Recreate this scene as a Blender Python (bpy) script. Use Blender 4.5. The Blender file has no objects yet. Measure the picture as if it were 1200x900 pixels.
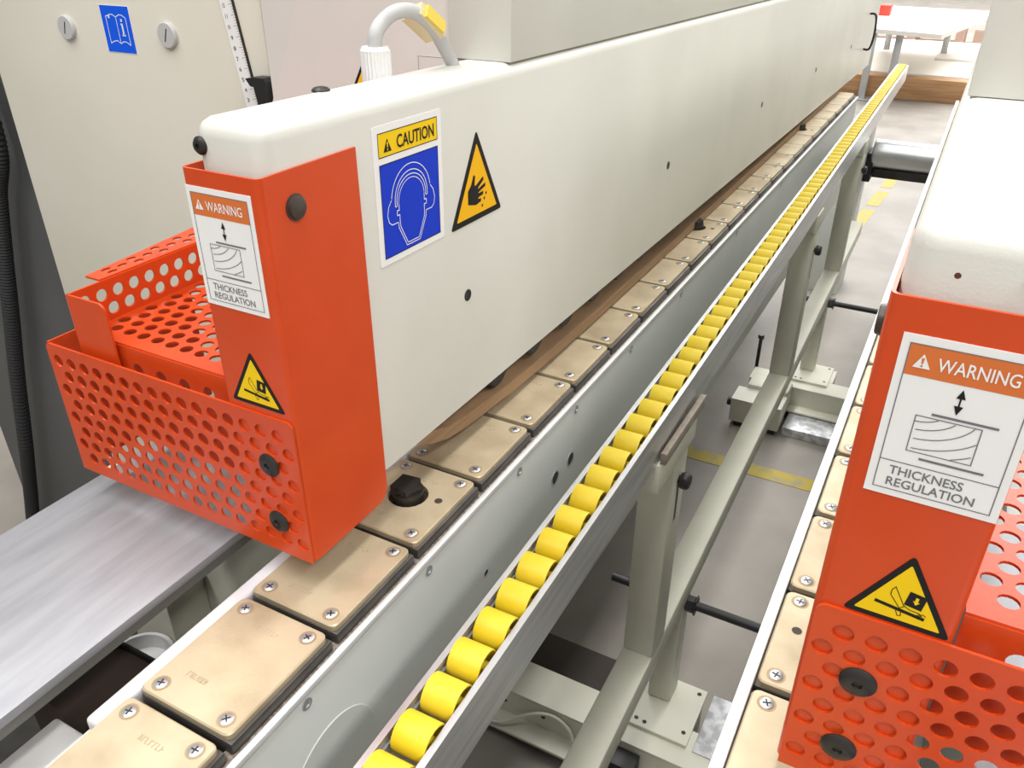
import bpy, bmesh, math, random
from mathutils import Vector, Matrix
random.seed(7)
scn = bpy.context.scene
COL = scn.collection

# ------------------------------------------------------------------ camera
F, HX, HY = 957.0, 600.0, 545.0            # focal length and vanishing point offsets, 1200x900 frame
PZ = 0.904                                  # height of the pad surface above the floor
CAM = Vector((0, 0, PZ + 0.516))
_yc = Vector((HX, HY, -F)).normalized()
_p = math.atan2(HY, F)
_zc = Vector((0, math.cos(_p), math.sin(_p)))
_yc = (_yc - _zc * _yc.dot(_zc)).normalized()
_xc = _yc.cross(_zc)
ROT = Matrix((_xc, _yc, _zc))               # camera axes to world axes
cam_d = bpy.data.cameras.new('camera')
cam_d.sensor_fit = 'HORIZONTAL'; cam_d.sensor_width = 36.0
cam_d.lens = 36.0 * F / 1200.0
cam_d.clip_start = 0.01; cam_d.clip_end = 200
cam = bpy.data.objects.new('camera', cam_d); COL.objects.link(cam)
cam.matrix_world = Matrix.Translation(CAM) @ ROT.to_4x4()
scn.camera = cam


def px(x, y, axis, val):
    """photo pixel -> point where its ray meets the plane axis = val"""
    r = ROT @ Vector((x - 600.0, 450.0 - y, -F))
    i = 'XYZ'.index(axis)
    return CAM + r * ((val - CAM[i]) / r[i])


# ------------------------------------------------------------------ light
w = bpy.data.worlds.new('hall_light'); scn.world = w; w.use_nodes = True
bg = w.node_tree.nodes['Background']
bg.inputs[0].default_value = (0.95, 0.97, 1.0, 1); bg.inputs[1].default_value = 0.28


def area(name, loc, sx, sy, power, rot=(0, 0, 0), col=(1, 0.985, 0.955)):
    d = bpy.data.lights.new(name, 'AREA'); d.shape = 'RECTANGLE'; d.size = sx; d.size_y = sy
    d.energy = power; d.color = col
    o = bpy.data.objects.new(name, d); COL.objects.link(o); o.location = loc; o.rotation_euler = rot
    return o


area('ceiling_strip_light', (-1.7, 0.8, 4.2), 0.5, 7.0, 215)
area('ceiling_strip_light', (0.05, 0.8, 4.2), 0.5, 7.0, 125)
area('ceiling_strip_light', (2.3, -1.2, 4.2), 0.5, 4.0, 190)
area('roof_light', (0.0, 13.0, 5.5), 9.0, 13.0, 2700, col=(1, 0.99, 0.97))
scn.view_settings.view_transform = 'Standard'
scn.view_settings.look = 'None'
scn.view_settings.exposure = -0.12
scn.view_settings.gamma = 1.0
scn.view_settings.use_curve_mapping = False


# ------------------------------------------------------------------ materials
def mat(name, col, rough=0.5, metal=0.0, col2=None, scale=6.0, bump=0.0, bscale=80.0, stretch=None, lo=0.4, hi=0.62, spec=0.5, detail=4.0, rnd=False):
    m = bpy.data.materials.new(name); m.use_nodes = True
    nt = m.node_tree; b = nt.nodes['Principled BSDF']
    b.inputs['Base Color'].default_value = (*col, 1)
    b.inputs['Roughness'].default_value = rough; b.inputs['Metallic'].default_value = metal
    b.inputs['Specular IOR Level'].default_value = spec
    tc = nt.nodes.new('ShaderNodeTexCoord'); src = tc.outputs['Object']
    if rnd:                                   # shift the pattern from object to object
        oi = nt.nodes.new('ShaderNodeObjectInfo'); va = nt.nodes.new('ShaderNodeVectorMath'); va.operation = 'ADD'
        mu = nt.nodes.new('ShaderNodeMath'); mu.operation = 'MULTIPLY'; mu.inputs[1].default_value = 37.0
        nt.links.new(oi.outputs['Random'], mu.inputs[0]); nt.links.new(src, va.inputs[0]); nt.links.new(mu.outputs[0], va.inputs[1]); src = va.outputs[0]
    if stretch:
        mp = nt.nodes.new('ShaderNodeMapping'); mp.inputs['Scale'].default_value = stretch
        nt.links.new(src, mp.inputs[0]); src = mp.outputs[0]
    if col2:
        n = nt.nodes.new('ShaderNodeTexNoise'); n.inputs['Scale'].default_value = scale; n.inputs['Detail'].default_value = detail
        nt.links.new(src, n.inputs['Vector'])
        r = nt.nodes.new('ShaderNodeValToRGB')
        r.color_ramp.elements[0].color = (*col, 1); r.color_ramp.elements[1].color = (*col2, 1)
        r.color_ramp.elements[0].position = lo; r.color_ramp.elements[1].position = hi
        nt.links.new(n.outputs['Fac'], r.inputs[0]); nt.links.new(r.outputs[0], b.inputs['Base Color'])
    if bump:
        n2 = nt.nodes.new('ShaderNodeTexNoise'); n2.inputs['Scale'].default_value = bscale; n2.inputs['Detail'].default_value = 3
        nt.links.new(src, n2.inputs['Vector'])
        bp = nt.nodes.new('ShaderNodeBump'); bp.inputs['Strength'].default_value = bump; bp.inputs['Distance'].default_value = 0.002
        nt.links.new(n2.outputs['Fac'], bp.inputs['Height']); nt.links.new(bp.outputs[0], b.inputs['Normal'])
    return m


M = {}
M['cream'] = mat('cream_powder_coat', (0.63, 0.625, 0.575), 0.42, 0, (0.67, 0.665, 0.615), 5, 0.06, 500)
M['cream2'] = mat('cream_cabinet_paint', (0.66, 0.63, 0.54), 0.5, 0, (0.70, 0.67, 0.59), 3)
M['pink'] = mat('pale_pinkish_paint', (0.67, 0.63, 0.595), 0.5, 0, (0.71, 0.67, 0.64), 4)
M['stand'] = mat('stand_cream_paint', (0.58, 0.57, 0.475), 0.45, 0, (0.63, 0.62, 0.52), 8)
M['bed'] = mat('grey_green_paint', (0.53, 0.55, 0.52), 0.42, 0, (0.56, 0.58, 0.55), 6)
M['orange'] = mat('orange_red_enamel', (0.60, 0.058, 0.007), 0.32, 0, (0.64, 0.066, 0.010), 12, 0.05, 400)
M['brass'] = mat('worn_bronze', (0.57, 0.475, 0.325), 0.42, 0.35, (0.41, 0.325, 0.21), 16, 0.08, 300, lo=0.42, hi=0.72, rnd=True)
M['stamp'] = mat('stamped_bronze', (0.48, 0.39, 0.27), 0.5, 0.3)
M['brassdark'] = mat('countersink_bronze', (0.38, 0.28, 0.16), 0.5, 0.4)
M['screw'] = mat('zinc_screw', (0.52, 0.53, 0.54), 0.35, 0.7)
M['steel'] = mat('ground_steel', (0.29, 0.295, 0.32), 0.48, 0.35, (0.40, 0.405, 0.43), 9, 0.05, 60, stretch=(6, 0.8, 1), lo=0.3, hi=0.7)
M['steeledge'] = mat('cut_steel_edge', (0.20, 0.195, 0.18), 0.5, 0.5)
M['alu'] = mat('aluminium', (0.74, 0.74, 0.75), 0.34, 0.9, (0.62, 0.62, 0.63), 14, 0.03, 60, stretch=(8, 0.6, 8))
M['alumat'] = mat('matt_aluminium', (0.78, 0.78, 0.77), 0.5, 0.35, (0.70, 0.70, 0.69), 20)
M['grime'] = mat('grimy_seal', (0.10, 0.075, 0.055), 0.8, 0, (0.32, 0.27, 0.22), 260, 0.4, 300, lo=0.4, hi=0.7)
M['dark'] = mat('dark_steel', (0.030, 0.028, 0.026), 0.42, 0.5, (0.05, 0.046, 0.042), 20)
M['bolt'] = mat('blackened_bolt', (0.075, 0.062, 0.055), 0.4, 0.5, (0.10, 0.085, 0.075), 60)
M['link'] = mat('oily_link_steel', (0.055, 0.05, 0.045), 0.45, 0.4, (0.09, 0.08, 0.07), 30)
M['black'] = mat('black_plastic', (0.012, 0.012, 0.013), 0.45)
M['rubber'] = mat('black_rubber', (0.018, 0.018, 0.02), 0.6)
M['grey'] = mat('dark_grey_paint', (0.085, 0.088, 0.09), 0.5, 0, (0.10, 0.103, 0.105), 3)
M['plastic'] = mat('white_nylon', (0.66, 0.64, 0.66), 0.5, 0, (0.58, 0.56, 0.58), 25)
M['yellow'] = mat('yellow_roller_plastic', (0.70, 0.52, 0.012), 0.48, 0, (0.74, 0.57, 0.03), 30, 0.05, 200)
M['belt'] = mat('brown_belt', (0.25, 0.15, 0.08), 0.65, 0, (0.31, 0.19, 0.10), 30, 0.15, 120, stretch=(1, 0.3, 6))
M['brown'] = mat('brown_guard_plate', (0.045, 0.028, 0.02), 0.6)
M['rust'] = mat('brown_grey_clamp', (0.24, 0.20, 0.16), 0.6, 0.1, (0.30, 0.26, 0.21), 60)
M['galv'] = mat('galvanised_sheet', (0.45, 0.46, 0.48), 0.45, 0.6, (0.75, 0.76, 0.78), 45, lo=0.42, hi=0.6)
M['wood'] = mat('brown_timber', (0.36, 0.19, 0.085), 0.7, 0, (0.47, 0.27, 0.13), 6, stretch=(0.6, 3, 9))
M['pallet'] = mat('pallet_wood', (0.45, 0.30, 0.24), 0.8, 0, (0.55, 0.40, 0.32), 8)
M['board'] = mat('pale_board', (0.80, 0.77, 0.72), 0.6, 0, (0.84, 0.81, 0.76), 2)
M['chrome'] = mat('steel_tube', (0.55, 0.56, 0.57), 0.3, 0.85)
M['cableg'] = mat('grey_cable_sheath', (0.50, 0.50, 0.50), 0.5)
M['gland'] = mat('white_gland_nylon', (0.74, 0.74, 0.74), 0.45)
M['tagy'] = mat('yellow_marker', (0.80, 0.60, 0.08), 0.4)
M['tagc'] = mat('clear_yellowed_sleeve', (0.72, 0.62, 0.38), 0.3)
M['s_white'] = mat('sticker_white', (0.83, 0.83, 0.82), 0.6, spec=0.2)
M['s_black'] = mat('sticker_black', (0.014, 0.013, 0.013), 0.6, spec=0.2)
M['s_grey'] = mat('sticker_grey_print', (0.17, 0.17, 0.18), 0.6, spec=0.2)
M['s_yellow'] = mat('sticker_yellow', (0.87, 0.58, 0.008), 0.6, spec=0.2)
M['s_amber'] = mat('sticker_amber', (0.88, 0.47, 0.008), 0.6, spec=0.2)
M['s_blue'] = mat('sticker_blue', (0.008, 0.042, 0.56), 0.6, spec=0.2)
M['s_sky'] = mat('sticker_bright_blue', (0.004, 0.10, 0.78), 0.6, spec=0.2)
M['s_orange'] = mat('sticker_faded_orange', (0.66, 0.17, 0.045), 0.6, spec=0.2)
M['lineyellow'] = mat('worn_yellow_floor_paint', (0.42, 0.32, 0.04), 0.7, 0, (0.30, 0.26, 0.15), 25, lo=0.45, hi=0.65)
M['mat'] = mat('dark_brown_patch', (0.035, 0.026, 0.02), 0.7, 0, (0.05, 0.038, 0.03), 6)  # dark brown tone of the flat patch on the floor
M['floor'] = mat('concrete_floor', (0.20, 0.18, 0.155), 0.55, 0, (0.27, 0.245, 0.215), 3.5, 0.05, 40, lo=0.35, hi=0.65, detail=8)
M['speck'] = mat('rust_speck', (0.10, 0.03, 0.015), 0.8)
M['redbox'] = mat('red_plastic', (0.70, 0.05, 0.03), 0.5)

# ------------------------------------------------------------------ helpers


def finish(bm, angle=38):
    bm.normal_update()
    for f in bm.faces: f.smooth = True
    lim = math.radians(angle)
    for e in bm.edges:
        if len(e.link_faces) == 2:
            e.smooth = e.calc_face_angle(0) < lim
        else:
            e.smooth = False


def empty(name, loc, label=None, cat=None, group=None, rot=None):
    o = bpy.data.objects.new(name, None); COL.objects.link(o); o.location = loc
    o.empty_display_size = 0.05
    if rot: o.rotation_euler = rot
    tag(o, label, cat, group)
    return o


def tag(o, label=None, cat=None, group=None, kind=None):
    if label: o['label'] = label
    if cat: o['category'] = cat
    if group: o['group'] = group
    if kind: o['kind'] = kind
    return o


def origin_of(p):
    v = Vector((0, 0, 0))
    while p is not None:
        v = v + p.location; p = p.parent
    return v


def obj(name, bm, mats, parent=None, loc=None, label=None, recalc=True):
    """bm is given in world coordinates (before any rotation of the parent); the origin goes to loc"""
    if recalc: bmesh.ops.recalc_face_normals(bm, faces=bm.faces)
    finish(bm)
    if loc is None:
        vs = [v.co for v in bm.verts]
        loc = Vector(((min(v.x for v in vs) + max(v.x for v in vs)) / 2, (min(v.y for v in vs) + max(v.y for v in vs)) / 2, min(v.z for v in vs)))
    loc = Vector(loc)
    bmesh.ops.translate(bm, verts=bm.verts, vec=-loc)
    me = bpy.data.meshes.new(name); bm.to_mesh(me); bm.free()
    if not isinstance(mats, (list, tuple)): mats = [mats]
    for m in mats: me.materials.append(M[m])
    o = bpy.data.objects.new(name, me); COL.objects.link(o)
    if parent is not None:
        o.parent = parent; o.location = loc - origin_of(parent)
    else:
        o.location = loc
    if label: o['label'] = label
    return o


def dup(o, parent, loc):
    c = o.copy(); COL.objects.link(c); c.parent = parent; c.location = loc
    return c


def box(bm, x0, x1, y0, y1, z0, z1, bev=0.0, seg=2, mi=0):
    if x0 > x1: x0, x1 = x1, x0
    vs = [bm.verts.new(c) for c in ((x0, y0, z0), (x1, y0, z0), (x1, y1, z0), (x0, y1, z0), (x0, y0, z1), (x1, y0, z1), (x1, y1, z1), (x0, y1, z1))]
    fs = [bm.faces.new([vs[i] for i in q]) for q in ((3, 2, 1, 0), (4, 5, 6, 7), (0, 1, 5, 4), (1, 2, 6, 5), (2, 3, 7, 6), (3, 0, 4, 7))]
    for f in fs: f.material_index = mi
    if bev:
        es = {e for f in fs for e in f.edges}
        bmesh.ops.bevel(bm, geom=list(es), offset=bev, segments=seg, profile=0.5, affect='EDGES', material=-1)
    return bm


def B(*a, **k):
    return box(bmesh.new(), *a, **k)


def frame(d):
    d = Vector(d).normalized()
    a = Vector((0, 0, 1)) if abs(d.z) < 0.9 else Vector((1, 0, 0))
    u = d.cross(a).normalized(); return u, d.cross(u).normalized(), d


def lathe(bm, c, d, prof, seg=16, mi=0, cap=True):
    """prof: list of (distance along d, radius)"""
    u, v, d = frame(d); c = Vector(c); rings = []
    for t, r in prof:
        if r < 1e-7:
            rings.append([bm.verts.new(c + d * t)])
        else:
            rings.append([bm.verts.new(c + d * t + (u * math.cos(2 * math.pi * k / seg) + v * math.sin(2 * math.pi * k / seg)) * r) for k in range(seg)])
    for a, b in zip(rings, rings[1:]):
        for k in range(seg):
            q = [a[k % len(a)], a[(k + 1) % len(a)], b[(k + 1) % len(b)], b[k % len(b)]]
            q2 = []
            for z in q:
                if z not in q2: q2.append(z)
            if len(q2) > 2:
                bm.faces.new(q2).material_index = mi
    if cap:
        for r in (rings[0], rings[-1]):
            if len(r) > 2: bm.faces.new(r).material_index = mi
    return bm


def cyl(bm, a, b, r, seg=16, mi=0, bev=0.0):
    a, b = Vector(a), Vector(b); L = (b - a).length
    prof = [(0, r), (L, r)] if not bev else [(0, r - bev), (bev, r), (L - bev, r), (L, r - bev)]
    return lathe(bm, a, b - a, prof, seg, mi)


def tube(bm, pts, r, seg=12, mi=0):
    pts = [Vector(p) for p in pts]; rings = []
    prev = None
    for i, p in enumerate(pts):
        d = (pts[min(i + 1, len(pts) - 1)] - pts[max(i - 1, 0)]).normalized()
        if prev is None: u, v, _ = frame(d)
        else:
            u = (prev - d * prev.dot(d)).normalized(); v = d.cross(u)
        prev = u
        rr = r[i] if isinstance(r, (list, tuple)) else r
        rings.append([bm.verts.new(p + (u * math.cos(2 * math.pi * k / seg) + v * math.sin(2 * math.pi * k / seg)) * rr) for k in range(seg)])
    for a, b in zip(rings, rings[1:]):
        for k in range(seg):
            bm.faces.new((a[k], a[(k + 1) % seg], b[(k + 1) % seg], b[k])).material_index = mi
    bm.faces.new(rings[0]).material_index = mi; bm.faces.new(rings[-1]).material_index = mi
    return bm


def smoothpath(pts, n=6):
    pts = [Vector(p) for p in pts]; out = []
    P = [pts[0]] + pts + [pts[-1]]
    for i in range(1, len(P) - 2):
        for k in range(n):
            t = k / n; a, b, c, d = P[i - 1], P[i], P[i + 1], P[i + 2]
            out.append(0.5 * ((2 * b) + (c - a) * t + (2 * a - 5 * b + 4 * c - d) * t * t + (3 * b - a - 3 * c + d) * t ** 3))
    out.append(pts[-1]); return out


def prism(bm, pts, d, mi=0):
    """closed polygon pts extruded by the vector d"""
    a = [bm.verts.new(Vector(p)) for p in pts]; b = [bm.verts.new(Vector(p) + Vector(d)) for p in pts]
    n = len(a); fs = [bm.faces.new(a), bm.faces.new(b[::-1])]
    for i in range(n): fs.append(bm.faces.new((a[i], b[i], b[(i + 1) % n], a[(i + 1) % n])))
    for f in fs: f.material_index = mi
    return bm


def rrect(x0, x1, y0, y1, r, n=4):
    out = []
    for cx, cy, a0 in ((x1 - r, y0 + r, -90), (x1 - r, y1 - r, 0), (x0 + r, y1 - r, 90), (x0 + r, y0 + r, 180)):
        for k in range(n + 1):
            a = math.radians(a0 + 90 * k / n); out.append((cx + r * math.cos(a), cy + r * math.sin(a)))
    return out


def perf(bm, O, U, V, N, u0, u1, v0, v1, hu, hv, pitch, row, r, t=0.002, stag=True, corner=0.0, warp=None, seg=14, umin=None, umax=None):
    """perforated sheet: rect u0..u1 x v0..v1 with real round holes, first hole (hu,hv), rows upward; warp maps (u,v)->(u,v)"""
    O, U, V, N = Vector(O), Vector(U), Vector(V), Vector(N)

    def pt(u, v, n):
        if warp: u, v = warp(u, v)
        return bm.verts.new(O + U * u + V * v + N * n)
    umin = u0 if umin is None else umin; umax = u1 if umax is None else umax

    def face2(poly):
        bm.faces.new([pt(u, v, t) for u, v in poly]); bm.faces.new([pt(u, v, 0) for u, v in poly][::-1])
    nrow = int((v1 - r - 0.003 - hv) / row + 1e-6) + 1
    vb = hv - row / 2; vt = hv + (nrow - 1) * row + row / 2
    vb = max(vb, v0); vt = min(vt, v1)
    c = corner
    top = [(u0, vt), (u1, vt)] + ([(u1, v1)] if not c else [(u1 - c + c * math.cos(math.radians(a)), v1 - c + c * math.sin(math.radians(a))) for a in range(0, 91, 18)]) + \
        ([(u0, v1)] if not c else [(u0 + c + c * math.cos(math.radians(a)), v1 - c + c * math.sin(math.radians(a))) for a in range(90, 181, 18)])
    if v1 - vt > 1e-5: face2(top)
    if vb - v0 > 1e-5: face2([(u0, v0), (u1, v0), (u1, vb), (u0, vb)])
    for k in range(nrow):
        vc = hv + k * row; va, vz = max(vc - row / 2, v0), min(vc + row / 2, v1)
        s = hu + (pitch / 2 if (stag and k % 2) else 0)
        while s - pitch >= umin + r + 0.002 : s -= pitch
        while s < umin + r + 0.002: s += pitch
        cs = []
        while s + r + 0.002 <= umax: cs.append(s); s += pitch
        if not cs:
            face2([(u0, va), (u1, va), (u1, vz), (u0, vz)]); continue
        left = max(cs[0] - pitch / 2, u0); right = min(cs[-1] + pitch / 2, u1)
        if left - u0 > 1e-5: face2([(u0, va), (left, va), (left, vz), (u0, vz)])
        if u1 - right > 1e-5: face2([(right, va), (u1, va), (u1, vz), (right, vz)])
        for ci in cs:
            xa, xb = max(ci - pitch / 2, u0), min(ci + pitch / 2, u1)

            def border(a):
                dx, dy = math.cos(a), math.sin(a); best = 9
                if dx > 1e-9: best = min(best, (xb - ci) / dx)
                if dx < -1e-9: best = min(best, (xa - ci) / dx)
                if dy > 1e-9: best = min(best, (vz - vc) / dy)
                if dy < -1e-9: best = min(best, (va - vc) / dy)
                p = (ci + dx * best, vc + dy * best)
                side = 0 if abs(p[0] - xb) < 1e-9 else 2 if abs(p[0] - xa) < 1e-9 else 1 if abs(p[1] - vz) < 1e-9 else 3
                return p, side
            cor = {(0, 1): (xb, vz), (1, 2): (xa, vz), (2, 3): (xa, va), (3, 0): (xb, va)}
            for j in range(seg):
                a, b = 2 * math.pi * (j + 0.35) / seg, 2 * math.pi * (j + 1.35) / seg
                pa, sa = border(a); pb, sb = border(b)
                q0 = (ci + r * math.cos(a), vc + r * math.sin(a)); q1 = (ci + r * math.cos(b), vc + r * math.sin(b))
                poly = [q0, pa] + ([cor[(sa, sb)]] if sa != sb and (sa, sb) in cor else []) + [pb, q1]
                face2(poly)
                bm.faces.new([pt(*q0, 0), pt(*q1, 0), pt(*q1, t), pt(*q0, t)])
    outl = [(u0, v0), (u1, v0)] + [p for p in top[2:]]
    for a, b in zip(outl, outl[1:] + outl[:1]):
        bm.faces.new([pt(*a, 0), pt(*b, 0), pt(*b, t), pt(*a, t)])
    return bm


# flat print -------------------------------------------------------
class Print:
    """a sticker: layers of flat coloured shapes on a thin base, laid out in millimetres"""

    def __init__(s, O, U, V):
        s.O, s.U, s.V = Vector(O), Vector(U).normalized(), Vector(V).normalized(); s.N = s.U.cross(s.V)
        s.bm = bmesh.new(); s.mats = []

    def mi(s, m):
        if m not in s.mats: s.mats.append(m)
        return s.mats.index(m)

    def P(s, u, v, n): return s.O + s.U * (u * .001) + s.V * (v * .001) + s.N * n

    def base(s, pts, m):
        prism(s.bm, [s.P(u, v, 0.0) for u, v in pts], s.N * 0.0004, s.mi(m))

    def poly(s, pts, m, L=1):
        f = s.bm.faces.new([s.bm.verts.new(s.P(u, v, 0.0004 + L * 0.00012)) for u, v in pts]); f.material_index = s.mi(m)

    def rect(s, a, b, c, d, m, L=1): s.poly([(a, c), (b, c), (b, d), (a, d)], m, L)

    def line(s, pts, wd, m, L=2, closed=False):
        n = len(pts); pts = [Vector((p[0], p[1])) for p in pts]; lv, rv = [], []
        for i in range(n):
            a = pts[i - 1] if (i > 0 or closed) else pts[i]; b = pts[(i + 1) % n] if (i < n - 1 or closed) else pts[i]
            d1 = (pts[i] - a); d2 = (b - pts[i])
            d1 = d1.normalized() if d1.length > 1e-9 else d2.normalized(); d2 = d2.normalized() if d2.length > 1e-9 else d1
            t = (d1 + d2); t = t.normalized() if t.length > 1e-6 else d1
            nn = Vector((-t.y, t.x)); k = max(0.5, nn.dot(Vector((-d1.y, d1.x))))
            h = nn * (wd / 2 / k)
            lv.append(s.bm.verts.new(s.P(*(pts[i] + h), 0.0004 + L * 0.00012))); rv.append(s.bm.verts.new(s.P(*(pts[i] - h), 0.0004 + L * 0.00012)))
        for i in range(n if closed else n - 1):
            j = (i + 1) % n
            s.bm.faces.new((lv[i], rv[i], rv[j], lv[j])).material_index = s.mi(m)

    def box(s, a, b, c, d, wd, m, L=2): s.line([(a, c), (b, c), (b, d), (a, d)], wd, m, L, True)

    def text(s, body, u0, u1, v0, v1, m, L=3, bold=0.0):
        cu = bpy.data.curves.new('lettering', 'FONT'); cu.body = body; cu.size = 1; cu.offset = bold; cu.resolution_u = 3
        o = bpy.data.objects.new('lettering', cu); COL.objects.link(o)
        dg = bpy.context.evaluated_depsgraph_get(); dg.update()
        me = o.evaluated_get(dg).to_mesh()
        xs = [v.co.x for v in me.vertices]; ys = [v.co.y for v in me.vertices]
        xa, xb, ya, yb = min(xs), max(xs), min(ys), max(ys)
        vs = [s.bm.verts.new(s.P(u0 + (v.co.x - xa) / (xb - xa) * (u1 - u0), v0 + (v.co.y - ya) / (yb - ya) * (v1 - v0), 0.0004 + L * 0.00012)) for v in me.vertices]
        for p in me.polygons:
            try: s.bm.faces.new([vs[i] for i in p.vertices]).material_index = s.mi(m)
            except ValueError: pass
        o.evaluated_get(dg).to_mesh_clear()
        bpy.data.objects.remove(o); bpy.data.curves.remove(cu)

    def done(s, name, parent, label):
        return obj(name, s.bm, s.mats, parent, loc=s.O, label=label, recalc=False)


def arc(cx, cy, rx, ry, a0, a1, n=14):
    return [(cx + rx * math.cos(math.radians(a0 + (a1 - a0) * k / n)), cy + ry * math.sin(math.radians(a0 + (a1 - a0) * k / n))) for k in range(n + 1)]


def rtri(cx, y0, wd, ht, r, n=4):
    """triangle with rounded corners"""
    A = [Vector((cx - wd / 2, y0)), Vector((cx + wd / 2, y0)), Vector((cx, y0 + ht))]; out = []
    for i in range(3):
        p, a, b = A[i], (A[i - 1] - A[i]).normalized(), (A[(i + 1) % 3] - A[i]).normalized()
        s_, e_ = p + a * r, p + b * r
        for k in range(n + 1):
            t = k / n; q = s_ * (1 - t) ** 2 + p * 2 * t * (1 - t) + e_ * t * t; out.append((q.x, q.y))
    return out


def warn_icon(S, cx, y0, h, m, mm, L=3):
    S.poly(rtri(cx, y0, h * 1.05, h, 0.4), m, L)
    S.poly([(cx - .09 * h, y0 + .72 * h), (cx - .045 * h, y0 + .3 * h), (cx + .045 * h, y0 + .3 * h), (cx + .09 * h, y0 + .72 * h)], mm, L + 1)
    S.rect(cx - .06 * h, cx + .06 * h, y0 + .1 * h, y0 + .22 * h, mm, L + 1)


def st_thickness(O, U, V, parent, label):
    S = Print(O, U, V); W, H = 62, 91
    S.base([(0, 0), (W, 0), (W, H), (0, H)], 's_white')
    S.rect(4, W - 4, 70, H - 4.5, 's_orange', 1)
    warn_icon(S, 11, 74.5, 7.5, 's_white', 's_orange')
    S.text('WARNING', 17.5, 52, 74.5, 81.5, 's_white', 3, 0.008)
    S.box(4, W - 4, 4, H - 4.5, 0.5, 's_grey', 2)
    S.line([(4, 21), (W - 4, 21)], 0.5, 's_grey', 2)
    S.text('THICKNESS', 9.5, 43.5, 13.2, 18.4, 's_grey', 2, 0.010)
    S.text('REGULATION', 9.5, 50, 6.2, 11.4, 's_grey', 2, 0.010)
    # double arrow
    S.rect(30.6, 31.4, 57, 65, 's_black', 2)
    S.poly([(31, 68), (29, 63), (33, 63)], 's_black', 3); S.poly([(31, 54), (33, 59), (29, 59)], 's_black', 3)
    # the timber section with growth rings between two bars
    S.rect(21, 50, 51.0, 52.3, 's_grey', 2); S.rect(21, 50, 25.0, 26.3, 's_grey', 2)
    S.box(14.5, 43.5, 29, 49.5, 0.5, 's_grey', 2)
    for r, a0, a1 in ((13, -92, -28), (19, -92, -18), (26, -92, -30), (33.5, -92, -35), (40, -68, -38)):
        pts = [p for p in arc(15, 56, r * 1.05, r * 0.75, a0, a1 + 30, 22) if 14.5 <= p[0] <= 43.5 and 29 <= p[1] <= 49.5]
        if len(pts) > 2: S.line(pts, 0.5, 's_grey', 2)
    return S.done('thickness_sticker', parent, label)


def st_crush(O, U, V, parent, label):
    S = Print(O, U, V); W, H = 56, 49
    S.base(rtri(W / 2, 0, W, H, 3.5), 's_black')
    S.poly(rtri(W / 2, 3.4, W - 11.5, H - 10, 1.2), 's_yellow', 1)
    S.poly([(15, 11.4), (41, 8.0), (41.3, 10.2), (15.3, 13.6)], 's_black', 2)
    S.poly([(29.5, 15.5), (38.5, 14.2), (39.8, 24.2), (30.8, 25.4)], 's_black', 2)
    S.poly([(34.3, 22.5), (36, 22.3), (35.8, 19.6), (36.8, 19.4), (34.9, 17.2), (33.3, 19.9), (34.2, 19.8)], 's_yellow', 3)
    S.line([(22, 23), (23.5, 25.5), (30, 14), (28, 12), (22, 19.5), (22, 23)], 0.5, 's_black', 2)
    S.line([(30, 14.5), (33, 13), (38, 12.4), (39.5, 11), (37, 11), (40, 12.5), (41.5, 11.5)], 0.5, 's_black', 3)
    S.line([(26.5, 9.8), (28, 6.5), (29.5, 7), (29.2, 9.6)], 0.5, 's_black', 2)
    return S.done('crush_hazard_sticker', parent, label)


def st_caution(O, U, V, parent, label):
    S = Print(O, U, V); W, H = 99, 116
    S.base(rrect(0, W, 0, H, 2), 's_white')
    S.rect(7, W - 7, 91, H - 6, 's_yellow', 1); S.box(7, W - 7, 91, H - 6, 0.7, 's_black', 2)
    warn_icon(S, 19, 94.5, 10.5, 's_black', 's_yellow')
    S.text('CAUTION', 32, 87, 94.5, 105.5, 's_black', 3, 0.018)
    S.rect(7, W - 7, 6, 85, 's_blue', 1); S.box(7, W - 7, 6, 85, 0.7, 's_black', 2)
    cx = 49; wl = 's_white'; k = 0.75
    # headband: outer line, two inner lines
    S.line(arc(cx, 51, 29, 28, 172, 8, 22), k, wl)
    S.line([(cx - 24, 47)] + arc(cx, 51, 24, 22.5, 178, 2, 22) + [(cx + 24, 47)], k, wl)
    S.line([(cx - 21.5, 47)] + arc(cx, 50.5, 21.5, 19.5, 178, 2, 22) + [(cx + 21.5, 47)], k, wl)
    S.line([(cx - 24, 47), (cx - 21.5, 47)], k, wl); S.line([(cx + 24, 47), (cx + 21.5, 47)], k, wl)
    # ear muffs
    for s_ in (-1, 1):
        S.line([(cx + s_ * 29, 54), (cx + s_ * 33.5, 49), (cx + s_ * 35.5, 42), (cx + s_ * 34, 36), (cx + s_ * 30, 33), (cx + s_ * 21, 33)], k, wl)
        S.line([(cx + s_ * 19, 50), (cx + s_ * 19, 43), (cx + s_ * 22, 43), (cx + s_ * 22, 39), (cx + s_ * 18.5, 39), (cx + s_ * 18.5, 33)], k, wl)
        S.line([(cx + s_ * 21, 33), (cx + s_ * 20.5, 28), (cx + s_ * 10, 9.5)], k, wl)
        S.line([(cx + s_ * 18.5, 33), (cx + s_ * 18, 28.5), (cx + s_ * 8.5, 11.6)], k, wl)
    S.line([(cx - 10, 9.5), (cx + 10, 9.5)], k, wl); S.line([(cx - 8.5, 11.6), (cx + 8.5, 11.6)], k, wl)
    S.line(arc(cx, 49, 19, 18, 180, 0, 20), k * .8, wl)
    return S.done('caution_sticker', parent, label)


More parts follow.
